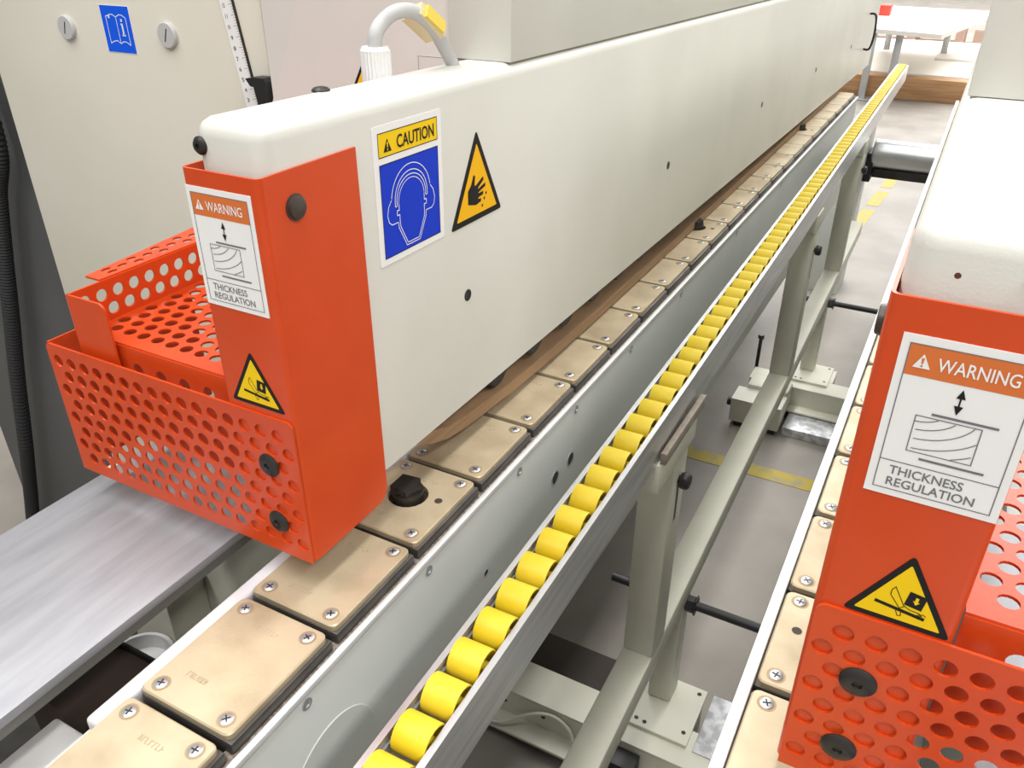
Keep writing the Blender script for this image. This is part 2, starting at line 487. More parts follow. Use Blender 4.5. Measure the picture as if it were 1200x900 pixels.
def st_hand(O, U, V, parent, label):
    S = Print(O, U, V); W, H = 97, 87
    S.base(rtri(W / 2, 0, W, H, 4), 's_black')
    S.poly(rtri(W / 2, 6, W - 20, H - 18, 2), 's_amber', 1)
    # hand cut at the fingertips
    S.poly([(31, 19), (31, 32), (37, 37), (42, 46), (45, 44), (43.5, 36), (45, 34.5), (60, 41), (61, 37.5), (50, 31.5), (50.5, 30.5), (64, 34), (64.5, 30.5), (51, 27), (51, 26), (60, 26.5), (60, 23.2),
            (51, 22), (50, 20.5), (56, 20), (55.5, 17), (46, 15.5), (39, 17)], 's_black', 2)
    for x, y in ((61, 17), (57, 10.5), (64.5, 21.5)):
        S.poly([(x, y), (x + 2.6, y + .6), (x + 2.2, y + 3.2), (x - .4, y + 2.6)], 's_black', 2)
    return S.done('hand_hazard_sticker', parent, label)


def st_manual(O, U, V, parent, label):
    S = Print(O, U, V); W, H = 58, 60
    S.base([(0, 0), (W, 0), (W, H), (0, H)], 's_white')
    S.rect(1.0, W - 0.6, 0.6, H - 0.6, 's_sky', 1)
    k = 1.0
    S.line([(10, 46), (14, 46.5)] + [(18, 48.5), (24, 48.5), (30, 45.5), (36, 48.5), (42, 48.5), (49, 45), (49, 11), (42, 14.5), (36, 15), (30, 12), (24, 15.5), (18, 15), (10, 12)], k, 's_white', 2, True)
    S.line([(30, 45.5), (30, 12)], k, 's_white', 2)
    S.rect(38.3, 41.2, 23, 38, 's_white', 3); S.rect(36.5, 43, 22, 24, 's_white', 3); S.rect(37, 39, 36, 38, 's_white', 3); S.rect(38.2, 41.3, 40, 43.5, 's_white', 3)
    S.rect(15, 17.5, 43.5, 48, 's_white', 3)
    return S.done('manual_sticker', parent, label)


# ------------------------------------------------------------------ floor
fl = obj('floor', B(-12, 12, -6, 24, -0.05, 0.0), 'floor', loc=(0, 0, 0)); tag(fl, kind='structure')
M['wall'] = mat('white_hall_wall', (0.72, 0.72, 0.70), 0.8, 0, (0.76, 0.76, 0.74), 1)
for nm, a in (('wall_left', (-10, -9.8, -6, 22, 0, 6)), ('wall_right', (9.8, 10, -6, 22, 0, 6)), ('wall_back', (-9.8, 9.8, -6, -5.8, 0, 6)), ('wall_far', (-9.8, 9.8, 21.8, 22, 0, 6))):
    tag(obj(nm, B(*a), 'wall'), kind='structure')
obj('marking_line', B(-1.4, 0.9, 2.05, 2.11, 0.0, 0.0012), 'lineyellow', fl)
for k in range(5):
    y = 4.55 + k * 0.42
    bm = bmesh.new(); x = -0.43 + (y - 4.55) * 0.055
    prism(bm, [(x, y, 0), (x + .065, y, 0), (x + .085, y + .33, 0), (x + .02, y + .33, 0)], (0, 0, .0012))
    obj('marking_line', bm, 'lineyellow', fl)

# ------------------------------------------------------------------ machine geometry constants
AX = -0.21                                   # the two machine heads mirror each other about this plane
XB0, XB1, XB_FACE = -0.474, -0.409, -0.409
YF = 0.392                                   # front plane of both orange guards
TILT = 0.016


def side(right):
    return (lambda x: 2 * AX - x) if right else (lambda x: x)


# ------------------------------------------------------------------ feed chains with bronze pads
def screw_mesh():
    bm = bmesh.new()
    lathe(bm, (0, 0, -.002), (0, 0, 1), [(0, .0074), (.0022, .0074)], 16, 1)
    lathe(bm, (0, 0, -.002), (0, 0, 1), [(0, .0056), (.0026, .0056), (.0030, .0050)], 14, 0)
    for a in (0.4, 0.4 + math.pi / 2):
        d = Vector((math.cos(a), math.sin(a), 0)) * .0033; n = Vector((-math.sin(a), math.cos(a), 0)) * .0006
        prism(bm, [d + n + Vector((0, 0, .0008)), -d + n + Vector((0, 0, .0008)), -d - n + Vector((0, 0, .0008)), d - n + Vector((0, 0, .0008))], (0, 0, .0004), 2)
    return bm


PW, PL, PT = 0.094, 0.112, 0.006


def pad_mesh(name, dog):
    bm = bmesh.new()
    ol = rrect(-PW / 2, PW / 2, -PL / 2, PL / 2, .006, 3)
    il = rrect(-PW / 2 + .0012, PW / 2 - .0012, -PL / 2 + .0012, PL / 2 - .0012, .005, 3)
    n = len(ol)
    a = [bm.verts.new((x, y, -PT)) for x, y in ol]; b = [bm.verts.new((x, y, -.0012)) for x, y in ol]; c = [bm.verts.new((x, y, 0)) for x, y in il]
    for i in range(n):
        j = (i + 1) % n
        bm.faces.new((a[i], a[j], b[j], b[i])); bm.faces.new((b[i], b[j], c[j], c[i]))
    bm.faces.new(a[::-1])
    if not dog:
        bm.faces.new(c)
    else:                                    # round opening for the dog, small drilled hole beside it
        hc = Vector((-.003, .004)); R = .021; m = 20
        hole = [bm.verts.new((hc.x + R * math.cos(2 * math.pi * k / m), hc.y + R * math.sin(2 * math.pi * k / m), 0)) for k in range(m)]
        low = [bm.verts.new((v.co.x, v.co.y, -PT + .0002)) for v in hole]
        es = [bm.edges.new((hole[k], hole[(k + 1) % m])) for k in range(m)]
        es += [bm.edges.get((c[i], c[(i + 1) % n])) for i in range(n)]
        bmesh.ops.triangle_fill(bm, use_beauty=True, edges=es)
        for k in range(m): bm.faces.new((hole[k], hole[(k + 1) % m], low[(k + 1) % m], low[k]))
        f = bm.faces.new(low); f.material_index = 1
        lathe(bm, (.030, .010, .00015), (0, 0, 1), [(0, .0042), (.0001, .0042)], 14, 1)
    bmesh.ops.recalc_face_normals(bm, faces=bm.faces); finish(bm, 25)
    me = bpy.data.meshes.new(name); bm.to_mesh(me); bm.free()
    for k in ('brass', 'brown'): me.materials.append(M[k])
    return me


def mesh_of(name, bm, mats, angle=38):
    bmesh.ops.recalc_face_normals(bm, faces=bm.faces); finish(bm, angle)
    me = bpy.data.meshes.new(name); bm.to_mesh(me); bm.free()
    for k in mats: me.materials.append(M[k])
    return me


ME_PAD, ME_PADDOG = pad_mesh('pad', False), pad_mesh('pad_with_opening', True)
ME_SCREW = mesh_of('screw', screw_mesh(), ('screw', 'brassdark', 'black'))
_b = bmesh.new(); box(_b, -PW / 2 + .001, PW / 2 + .003, -PL / 2 - .001, PL / 2 + .001, -PT - .017, -PT, .002, 2)
ME_LINK = mesh_of('link_block', _b, ('link',))
_b = bmesh.new()
lathe(_b, (0, 0, -.005), (0, 0, 1), [(0, .0165), (.012, .0165)], 20)
prism(_b, [(-.014, -.011, .006), (.008, -.014, .006), (.0145, .004, .006), (.006, .0145, .006), (-.014, .012, .006)], (0, 0, .008))
lathe(_b, (-.001, -.0125, .0075), (0, -1, 0), [(0, .0062), (.0015, .0062), (.0016, .0022), (.0005, .002)], 14)
ME_DOG = mesh_of('dog', _b, ('dark',))


def stamp_mesh(n):
    """worn cast marks: a row of short raised strokes, too worn to read"""
    bm = bmesh.new(); x = -.012
    for k in range(n):
        wd = .0026
        for st in range(random.choice((1, 2, 2))):
            xx = x + st * .0016; sl = random.uniform(-.0006, .0006)
            prism(bm, [(xx, -.0024, 0), (xx + .0006, -.0024, 0), (xx + .0006 + sl, .0024, 0), (xx + sl, .0024, 0)], (0, 0, .0004))
        if random.random() < .7:
            yy = random.choice((-.0024, 0, .0018)); prism(bm, [(x, yy, 0), (x + wd, yy, 0), (x + wd, yy + .0006, 0), (x, yy + .0006, 0)], (0, 0, .0004))
        x += .0036
    return mesh_of('stamp', bm, ('stamp',), 20)


ME_STAMP, ME_STAMP2 = stamp_mesh(7), stamp_mesh(6)


def child(name, me, parent, loc, rotz=0.0):
    o = bpy.data.objects.new(name, me); COL.objects.link(o); o.parent = parent; o.location = loc
    if rotz: o.rotation_euler = (0, 0, rotz)
    return o


def chain(xc, y_first, n, dogs, label, mirror):
    t = empty('feed_chain', (xc, y_first, PZ - PT - .017), label, 'feed chain')
    for k in range(n):
        dg = k in dogs
        p = child('pad', ME_PADDOG if dg else ME_PAD, t, (random.uniform(-.0006, .0006), .12 * k, PT + .017 + random.uniform(-.0003, .0)))
        if mirror: p.scale = (-1, 1, 1)
        child('link_block', ME_LINK, p, (0, 0, 0))
        if k < 17:
            for sx in (-1, 1):
                for sy in (-1, 1):
                    child('screw', ME_SCREW, p, (sx * .0345, sy * .045, 0), random.uniform(0, 3))
        if dg: child('dog', ME_DOG, p, (-.003, .004, 0))
        if k < 9 and not mirror:
            child('stamp', ME_STAMP2 if k == 1 else ME_STAMP, p, (.002 if k != 1 else -.012, .034 if k != 1 else -.028, .0))
            if k not in (1,): child('stamp', ME_STAMP, p, (-.008, -.034, -.0001))
            else: child('stamp', ME_STAMP, p, (.0, .034, -.0002))
    return t


CH_L = chain(-.414, .178, 25, (3, 11, 19), 'feed chain of bronze pads under the beam with the caution sticker', False)
CH_R = chain(.004, .174, 25, (3, 11, 19), 'feed chain of bronze pads beside the white edge strip under the beam without caution sticker', True)


# ------------------------------------------------------------------ machine beds
def bed(right):
    s = side(right); off = .010 if right else 0.0
    X = lambda x: s(x) + off
    lab = 'grey green machine bed with bare edge strip beside the yellow rollers' if not right else 'machine bed with white edge strip along the beam that carries no caution sticker'
    t = empty('machine_bed', (X(-.41), 1.6, 0), lab, 'machine bed')
    # side panel, edge strip, channel floor under the chain, pedestals
    obj('side_panel', B(X(-.372), X(-.357), -.4, 3.15, .525, .8795, .002), 'bed', t)
    obj('edge_strip', B(X(-.3620 if not right else -.3655), X(-.3555 if not right else -.3560), -.4, 3.15, .880, .8875 if not right else .902, .001), 'alumat', t)
    if not right:
        obj('seal_strip', B(X(-.3720), X(-.3622), -.4, 3.13, .8797, .8868), 'grime', t)
    obj('chain_channel', B(X(-.465), X(-.373), -.4, 3.15, .80, .8805), 'dark', t)
    obj('rear_panel', B(X(-.484), X(-.466), -.4, 3.15, .80, .878), 'bed', t)
    obj('pedestal', B(X(-.775), X(-.62), .9, 3.3, 0, .55, .006), 'bed', t)
    obj('cross_arm', B(X(-.775), X(-.374), 1.7, 2.1, .55, .80, .006), 'bed', t)
    if not right:
        for y in (.31, .486, .672, .827, 1.02, 1.25, 1.6, 2.0):
            bm = bmesh.new(); lathe(bm, (X(-.3570), y, .872), (1, 0, 0), [(0, .0055), (.0012, .0055), (.0013, .003), (.0004, .0028), (.0004, 0)], 14)
            obj('panel_screw', bm, ['screw'], t)
        for y, z, r in ((.594, .782, .0045), (.770, .80, .0105), (.816, .801, .0105), (.292, .800, .006)):
            bm = bmesh.new(); lathe(bm, (X(-.3570), y, z), (1, 0, 0), [(0, r), (.0006, r), (.0006, r * .8), (.0001, r * .8)], 18, 0)
            lathe(bm, (X(-.3569), y, z), (1, 0, 0), [(0, r * .8), (.0002, r * .8)], 18, 1)
            obj('panel_hole', bm, ['screw', 'black'], t)
        bm = bmesh.new(); lathe(bm, (X(-.3570), .330, .768), (1, 0, 0), [(0, .056), (.0006, .056), (.0010, .0555)], 48)
        obj('round_cover', bm, 'bed', t)
    return t


BED_L, BED_R = bed(False), bed(True)

# ------------------------------------------------------------------ pressure beams


def beam(right):
    s = side(right)
    lab = 'long cream pressure beam with caution and cut hand stickers on its side' if not right else 'cream pressure beam with a plain side behind the larger warning sticker'
    t = empty('pressure_unit', (s(-.44), .394, .966), lab, 'pressure unit', rot=(-TILT, 0, 0))
    bm = B(s(XB0), s(XB1), .397, 3.75, .966, 1.302)
    es = [e for e in bm.edges if not all(v.co.z < .97 for v in e.verts)]
    bmesh.ops.bevel(bm, geom=es, offset=.013, segments=4, profile=0.5, affect='EDGES')
    obj('beam_body', bm, 'cream', t)
    # bolts
    bm = bmesh.new(); lathe(bm, (s(-.466), .3975, 1.283), (0, -1, 0), [(0, .0066), (.001, .0066), (.0028, .005), (.0034, .003), (.0034, .0018), (.002, .0018), (.002, 0)], 16)
    obj('button_bolt', bm, 'dark', t)
    bm = bmesh.new(); lathe(bm, (s(-.464), .525, 1.3015), (0, 0, 1), [(0, .0075), (.0015, .0075), (.0032, .0055), (.0038, .003), (.0038, 0)], 16)
    obj('button_bolt', bm, 'dark', t)
    if not right:
        for y in (.654, 1.274, 1.896, 2.518, 3.14):
            bm = bmesh.new(); lathe(bm, (XB_FACE, y, 1.0895), (1, 0, 0), [(0, .0064), (.0006, .0062), (.0008, .0050), (.0004, .0035), (.0004, 0)], 16)
            obj('socket_screw', bm, 'black', t)
        U, V = (0, 1, 0), (0, 0, 1)
        st_caution((XB_FACE + .0001, .515, 1.164), U, V, t, 'white, yellow and blue caution sticker with a head wearing ear muffs')
        st_hand((XB_FACE + .0001, .626, 1.1635), U, V, t, 'amber and black triangle sticker with a cut hand')
        bm = bmesh.new(); tube(bm, smoothpath([(XB_FACE, 3.47, 1.17), (XB_FACE + .022, 3.46, 1.165), (XB_FACE + .03, 3.45, 1.11), (XB_FACE + .022, 3.46, 1.055), (XB_FACE, 3.47, 1.05)]), .004, 10)
        obj('pull_handle', bm, 'black', t)
    else:
        bm = bmesh.new(); lathe(bm, (.012, .3972, 1.279), (0, -1, 0), [(0, .0018), (.0003, .0015), (.0003, 0)], 7); obj('rust_speck', bm, 'speck', t)
    # press wheels and the belt they push down on the pads
    for k in range(26):
        y = .735 + .095 * k
        if y > 3.1: break
        bm = bmesh.new(); x0 = s(-.446); x1 = s(-.4185)
        lathe(bm, (x0, y, .962 + (y - .394) * TILT * .8), (x1 - x0, 0, 0), [(0, .023), (.002, .025), (abs(x1 - x0) - .002, .025), (abs(x1 - x0), .023), (abs(x1 - x0), .012), (abs(x1 - x0) - .003, .012), (abs(x1 - x0) - .003, 0)], 20)
        obj('press_wheel', bm, 'rubber', t)
    return t


BEAM_L, BEAM_R = beam(False), beam(True)


def belt(right):
    s = side(right); bm = bmesh.new()
    path = [(.56, .957), (.585, .943), (.615, .932), (.65, .926), (.69, .922), (.76, .916), (.85, .9115), (1.0, .9075), (1.3, .9055), (3.0, .9055), (3.06, .915), (3.1, .94)]
    rows = []
    for y, z in path:
        zt = min(z + .015, .97)
        rows.append([bm.verts.new((s(-.460), y, z)), bm.verts.new((s(-.4135), y, z)), bm.verts.new((s(-.4135), y, zt)), bm.verts.new((s(-.460), y, zt))])
    for a, b in zip(rows, rows[1:]):
        for k in range(4): bm.faces.new((a[k], a[(k + 1) % 4], b[(k + 1) % 4], b[k]))
    bm.faces.new(rows[0]); bm.faces.new(rows[-1])
    o = obj('pressure_belt', bm, 'belt')
    tag(o, 'brown pressure belt lying on the bronze pads under the beam ' + ('with the caution sticker' if not right else 'that carries no caution sticker'), 'belt')


belt(False); belt(True)


# ------------------------------------------------------------------ orange end guards
def guard(right):
    s = side(right); sg = -1 if right else 1
    lab = 'orange end guard with perforated basket, on the beam with the caution sticker' if not right else 'orange end guard with perforated basket, on the beam without a caution sticker, larger stickers'
    if right: lab = 'orange end guard with perforated basket, on the beam that carries no caution sticker'
    t = empty('end_guard', (s(-.444), YF, .936), lab, 'machine guard')
    # folded cover around the beam end: plan path, thickness 2 mm
    path = []
    xo0, xo1, r = -.4795, -.4065, .005
    path += [(xo0, .5), (xo0, YF + r)]
    path += [(xo0 + r - r * math.cos(math.radians(a)), YF + r - r * math.sin(math.radians(a))) for a in (22, 45, 68, 90)]
    path += [(xo1 - r, YF)] + [(xo1 - r + r * math.sin(math.radians(a)), YF + r - r * math.cos(math.radians(a))) for a in (22, 45, 68, 90)]
    path += [(xo1, .484), (xo1, .49), (xo1, .494), (xo1, .4965)]
    zb = [.936] * (len(path) - 4) + [.936, .938, .942, .948]
    bm = bmesh.new(); rows = []
    th = .002
    for i, (x, y) in enumerate(path):
        a = Vector(path[max(i - 1, 0)]); b = Vector(path[min(i + 1, len(path) - 1)]); d = (b - a).normalized(); n = Vector((d.y, -d.x))
        xi, yi = x - n.x * th, y - n.y * th
        rows.append([bm.verts.new((s(x), y, zb[i])), bm.verts.new((s(x), y, 1.269)), bm.verts.new((s(xi), yi, 1.269)), bm.verts.new((s(xi), yi, zb[i]))])
    for a, b in zip(rows, rows[1:]):
        for k in range(4): bm.faces.new((a[k], a[(k + 1) % 4], b[(k + 1) % 4], b[k]))
    bm.faces.new(rows[0]); bm.faces.new(rows[-1])
    obj('cover', bm, 'orange', t)
    # bolt on the side of the cover
    bm = bmesh.new(); lathe(bm, (s(xo1), .424, 1.242), (sg, 0, 0), [(0, .0098), (.0008, .0098), (.001, .0084), (.0036, .0080), (.0042, .0068), (.0042, 0)], 20)
    obj('side_bolt', bm, 'bolt', t)
    # basket: perforated front plate
    yp = YF - .0022
    O = (s(0), yp, 0); U = (sg, 0, 0)
    bm = bmesh.new()
    perf(bm, O, U, (0, 0, 1), (0, 1, 0), -.709, -.4085, .934, 1.077, -.687, .952, .018, .0155, .0062, .002, True, .006)
    obj('perforated_plate', bm, 'orange', t)
    # basket end plate, running back
    bm = bmesh.new(); box(bm, s(-.709), s(-.707), yp + .002, .56, .934, 1.077)
    obj('end_plate', bm, 'orange', t)
    for z in (1.028, .969):
        bm = bmesh.new(); lathe(bm, (s(-.4405), yp, z), (0, -1, 0), [(0, .0108), (.0008, .0108), (.0022, .0092), (.0032, .006), (.0034, .003), (.0018, .0025), (.0018, 0)], 22)
        obj('button_bolt', bm, 'dark', t)
    # hood: shelf, outer wall, flange, tab and front flap, one folded sheet in perforated panels
    zs = 1.09; xw = -.667
    bm = bmesh.new()
    perf(bm, (s(0), 0, zs), U, (0, 1, 0), (0, 0, 1), xw, -.4815, .404, .70, -.646, .4235, .018, .0155, .006, .002, True)
    obj('perforated_shelf', bm, 'orange', t)
    bm = bmesh.new()
    perf(bm, (s(xw), 0, 0), (0, 1, 0), (0, 0, 1), (sg, 0, 0), .398, .70, zs + .002, 1.131, .4208, zs + .0125, .018, .0155, .0060, .002, True)
    obj('perforated_wall', bm, 'orange', t)
    bm = bmesh.new(); bx = rrect(0, .05, 0, .072, .008, 4)
    pts = [(s(xw) + sg * u, .397, 1.059 + v) for u, v in ([(0, 0), (.05, 0)] + [q for q in bx[5:10]] + [(0, .072)])]
    prism(bm, pts, (0, .002, 0)); obj('front_tab', bm, 'orange', t)
    bm = bmesh.new()
    perf(bm, O[:1] + (.403,) + (0,), U, (0, 0, 1), (0, 1, 0), -.66, -.4815, 0.995, zs, -.6, 1.069, .029, .03, .0065, .002, False)
    obj('front_flap', bm, 'orange', t)
    bm = bmesh.new()

    def warp(u, v):                          # flange widens towards the back
        return (xw - (xw - u) * (0.45 + (v - .43) * 3.1), v)
    perf(bm, (s(0), 0, 1.1305), U, (0, 1, 0), (0, 0, 1), xw - .042, xw + .001, .432, .70, xw - .031, .452, .018, .0155, .0055, .002, True, 0, warp)
    obj('perforated_flange', bm, 'orange', t)
    # stickers
    if not right:
        st_thickness((-.477, YF - .0001, 1.166), (1, 0, 0), (0, 0, 1), t, 'white warning sticker about thickness regulation')
        st_crush((-.4705, YF - .0001, 1.083), (1, 0, 0), (0, 0, 1), t, 'yellow and black crush hazard triangle')
    else:
        st_thickness((-.0035, YF - .0001, 1.1605), (1, 0, 0), (0, 0, 1), t, 'white warning sticker about thickness regulation')
        st_crush((.0015, YF - .0001, 1.0785), (1, 0, 0), (0, 0, 1), t, 'yellow and black crush hazard triangle')
    return t


G_L, G_R = guard(False), guard(True)


# ------------------------------------------------------------------ housings on top of the beams
def housing(right):
    s = side(right)
    lab = 'tall cream housing standing on the beam with the caution sticker' if not right else 'tall cream housing standing on the beam that carries no caution sticker'
    y0 = .752 if not right else .775
    t = empty('upper_housing', (s(-.5), y0, 1.29), lab, 'machine housing', rot=(-TILT, 0, 0))
    z0 = 1.302 - .0015
    xr = -.4110 if not right else -.4135
    bm = bmesh.new(); box(bm, s(-.483), s(xr), y0, 3.6, z0, 1.62, .0015, 2)
    obj('housing_shell', bm, 'cream', t)
    return t


# the tilted beam falls away from z = 1.302 at its front, so the housings start there
H_L, H_R = housing(False), housing(True)
for h in (H_L, H_R): h.location.z -= (.76 - .394) * TILT - .0018

# rear cover with slanted edge, left of the beam
t = empty('rear_cover', (-.6, .756, .96), 'pale pinkish rear cover with slanted edge behind the cable gland', 'machine cover')
a, b = px(345, 20, 'Y', .76), px(322, 117, 'Y', .76)
k = (a.x - b.x) / (a.z - b.z)
ze = 1.40; xe = b.x + k * (ze - b.z)        # slanted part of the edge ends here
zl = b.z - .03; xl = b.x - k * .03
bm = bmesh.new(); prism(bm, [(xl, .757, .98), (-.4845, .757, .98), (-.4845, .757, 1.95), (xe, .757, 1.95), (xe, .757, ze), (xl, .757, zl)], (0, .004, 0))
obj('front_sheet', bm, 'pink', t)
c, d = px(311, 40, 'Y', .7998), px(319, 110, 'Y', .7998)
sl = (c.x - d.x) / (c.z - d.z)
bm = bmesh.new()
for (xa, za), (xb_, zb_) in zip([(xl, .98), (xl, zl), (xe, ze)], [(xl, zl), (xe, ze), (xe, 1.95)]):
    prism(bm, [(xa + .012, .7612, za), (xb_ + .012, .7612, zb_), (min(c.x, xb_), .7998, zb_), (min(c.x, xa), .7998, za)], (.02, .0, 0))
obj('side_bevel', bm, 'pink', t)
q0, q1 = px(490, 65, 'Y', .757), px(560, 90, 'Y', .757)
S = Print((q0.x, .7569, q1.z), (1, 0, 0), (0, 0, 1)); wd, ht = (q1.x - q0.x) * 1000, (q0.z - q1.z) * 1000
S.base([(0, 0), (wd, 0), (wd, ht), (0, ht)], 'pink'); S.box(.3, wd - .3, .3, ht - .3, .5, 's_grey', 1)
S.done('small_lid', t, None)
q0 = px(414, 97, 'Y', .757)
S = Print((q0.x, .7569, q0.z - .004), (1, 0, 0), (0, 0, 1))
S.base(rtri(30, 0, 60, 53, 3), 's_black'); S.poly(rtri(30, 4, 48, 42, 1), 's_amber', 1)
S.poly([(27, 12), (33, 12), (32.4, 31), (27.6, 31)], 's_black', 2)
S.done('hazard_sticker', t, 'amber and black triangle sticker half hidden by the gland')

# ------------------------------------------------------------------ cable and gland beside the beam
gp = px(442, 90, 'Y', .62)
gt = px(442, 56, 'Y', .62)
t = empty('cable_gland', (gp.x, .62, 1.19), 'white ribbed cable gland beside the cream beam', 'cable gland')
bm = bmesh.new(); R = .0135
ztop = gt.z
for zz0, zz1, rr in ((ztop - .028, ztop - .002, R), (ztop - .060, ztop - .030, R * .97)):
    n = 24; ring0, ring1 = [], []
    for kk in range(n * 2):
        a_ = math.pi * kk / n; q = rr * (1.0 if kk % 2 else .93)
        ring0.append(bm.verts.new((gp.x + q * math.cos(a_), .62 + q * math.sin(a_), zz0))); ring1.append(bm.verts.new((gp.x + q * math.cos(a_), .62 + q * math.sin(a_), zz1)))
    for kk in range(n * 2): bm.faces.new((ring0[kk], ring0[(kk + 1) % (2 * n)], ring1[(kk + 1) % (2 * n)], ring1[kk]))
    bm.faces.new(ring0); bm.faces.new(ring1)
lathe(bm, (gp.x, .62, ztop - .002), (0, 0, 1), [(0, R * .98), (.003, R * .85), (.003, .008)], 20)
obj('gland_nut', bm, 'gland', t)
bm = bmesh.new(); lathe(bm, (gp.x, .62, ztop - .031), (0, 0, 1), [(0, R * .95), (.0035, R * .95)], 20); obj('sealing_ring', bm, 'dark', t)
bm = B(gp.x - .016, gp.x + .016, .60, .7566, 1.12, 1.215, .002); obj('mounting_bracket', bm, 'pink', t)
bm = bmesh.new(); cyl(bm, (gp.x, .62, 1.2149), (gp.x, .62, ztop - .0601), .011, 16); obj('gland_neck', bm, 'gland', t)
t = empty('power_cable', (gp.x, .62, ztop), 'grey cable arching out of the white gland with a yellow marker', 'cable')
cp = [Vector((gp.x, .62, ztop - .002))] + [px(x, y, 'Y', yy) for x, y, yy in ((440, 40, .62), (449, 25, .63), (464, 14, .64), (482, 13, .655), (498, 22, .67), (511, 38, .685), (521, 56, .70), (528, 70, .71), (536, 92, .715), (541, 120, .718))]
bm = bmesh.new(); tube(bm, smoothpath(cp, 5), .0066, 14); obj('sheath', bm, 'cableg', t)
m0, m1 = px(487, 14, 'Y', .662), px(512, 38, 'Y', .686)
dv = (m1 - m0).normalized(); up = Vector((-dv.z, 0, dv.x)).normalized()
if up.z < 0: up = -up
sd = dv.cross(up)
bm = bmesh.new(); cc = (m0 + m1) / 2
for lo_, hi_, L_, nm, mt in ((-.0135, .0085, .5, 'marker_sleeve', 'tagc'), (.0088, .0118, .36, 'marker_label', 'tagy')):
    bm = bmesh.new(); LL = (m1 - m0).length * L_ * 1.15
    prism(bm, [cc + dv * a_ + up * b_ - sd * .006 for a_, b_ in ((-LL, lo_), (LL, lo_), (LL, hi_), (-LL, hi_))], sd * .012)
    obj(nm, bm, mt, t)

# ------------------------------------------------------------------ cream cabinet with ruler
YC = .80
cl = px(37, 215, 'Y', YC).x
t = empty('machine_cabinet', ((cl - .80) / 2, YC, .0), 'cream machine cabinet with blue manual sticker and two round locks', 'machine cabinet')
obj('cabinet_body', B(cl, -.780, YC, .895, .0, 1.95, .003), 'cream2', t)
for x, y in ((80, 32), (198, 41)):
    p = px(x, y, 'Y', YC)
    bm = bmesh.new(); lathe(bm, (p.x, YC, p.z), (0, -1, 0), [(0, .0165), (.004, .0165), (.0055, .015), (.0055, 0)], 26)
    lk = obj('round_lock', bm, 'cableg', t)
    bm = bmesh.new(); d_ = Vector((math.sin(.35), 0, math.cos(.35))) * .0085; n_ = Vector((d_.z, 0, -d_.x)).normalized() * .0009
    c_ = Vector((p.x, YC - .0057, p.z)); prism(bm, [c_ + d_ + n_, c_ - d_ + n_, c_ - d_ - n_, c_ + d_ - n_], (0, .0002, 0))
    obj('key_slot', bm, 'black', lk)
p = px(128, 60.5, 'Y', YC)
st_manual((p.x, YC - .0001, p.z), (1, 0, 0), (0, 0, 1), t, 'bright blue sticker with an open book and letter i')
r0, r1 = px(300, 124, 'Y', YC - .003), px(266, -6, 'Y', YC - .003)
vv = (r1 - r0); vv.y = 0; L_ = vv.length * 1000; vv.normalize(); uu = Vector((vv.z, 0, -vv.x))
S = Print(r0 - uu * .018 - vv * .02 + Vector((0, .002, 0)), uu, vv)
S.base([(0, 0), (22, 0), (22, L_ + 60), (0, L_ + 60)], 's_white')
n = int((L_ + 55) / 3.1)
for kk in range(n):
    v_ = 3 + 3.1 * kk; ln = 8 if kk % 4 == 0 else 4
    S.rect(21.5 - ln, 21.5, v_, v_ + .5, 's_grey', 1)
    if kk % 4 == 0 and kk > 0: S.text(str(kk // 4 + 1), 4, 8, v_ - 2.5, v_ + 2.5, 's_grey', 2, .02)
rul = S.done('scale_rule', t, 'white graduated scale with black numbers')
bm = bmesh.new(); q = r0 + uu * .0045
prism(bm, [q - vv * .02 + Vector((0, .0035, 0)), q + uu * .0012 - vv * .02 + Vector((0, .0035, 0)), q + uu * .0012 + vv * (L_ * .001 + .05) + Vector((0, .0035, 0)), q + vv * (L_ * .001 + .05) + Vector((0, .0035, 0))], (0, -.004, 0))
obj('scale_edge', bm, 'dark', t)
bm = bmesh.new()
lp = [px(x, y, 'Y', YC - .02) for x, y in ((287, 92), (296, 91), (308, 92), (311, 97), (313, 122), (302, 122), (299, 103), (293, 101))]
prism(bm, lp, (0, .018, 0)); obj('clamp_lever', bm, 'black', t)

# dark cabinet and hose further left
dl = px(15, 557, 'Y', .83).x
t = empty('dark_cabinet', (dl + .2, .83, 0), 'dark grey cabinet side beside the cream cabinet, behind the black hose', 'machine cabinet')
obj('cabinet_side', B(dl, cl - .002, .84, 2.2, 0, 1.9, .004), 'grey', t)
obj('cabinet_plinth', B(dl + .02, cl - .002, .832, .8398, 0, .08), 'black', t)
bm = bmesh.new()
hp = [px(x, y, 'Y', .81) for x, y in ((-8, 150), (-2, 230), (5, 300), (13, 370), (20, 440), (30, 520), (38, 600), (44, 660))]
hp[-1].z = max(hp[-1].z, .012); hp.append(hp[-1] + Vector((.03, -.04, 0))); hp[-1].z = .018
d0 = hp[0] - hp[1]
hp = [Vector((hp[0].x + .02, .85, 1.60)), Vector((hp[0].x - .01, .825, 1.58)), hp[0] + Vector((-.03, 0, .30))] + hp
path = smoothpath(hp, 40)
path = [p if p.z > .0165 else Vector((p.x, p.y, .0165)) for p in path]
rad = [.0155 if i % 2 else .0135 for i in range(len(path))]
tube(bm, path, rad, 12)
tag(obj('suction_hose', bm, 'rubber'), 'black corrugated hose hanging in front of the dark grey cabinet', 'hose')

# ------------------------------------------------------------------ steel tables and nylon strips


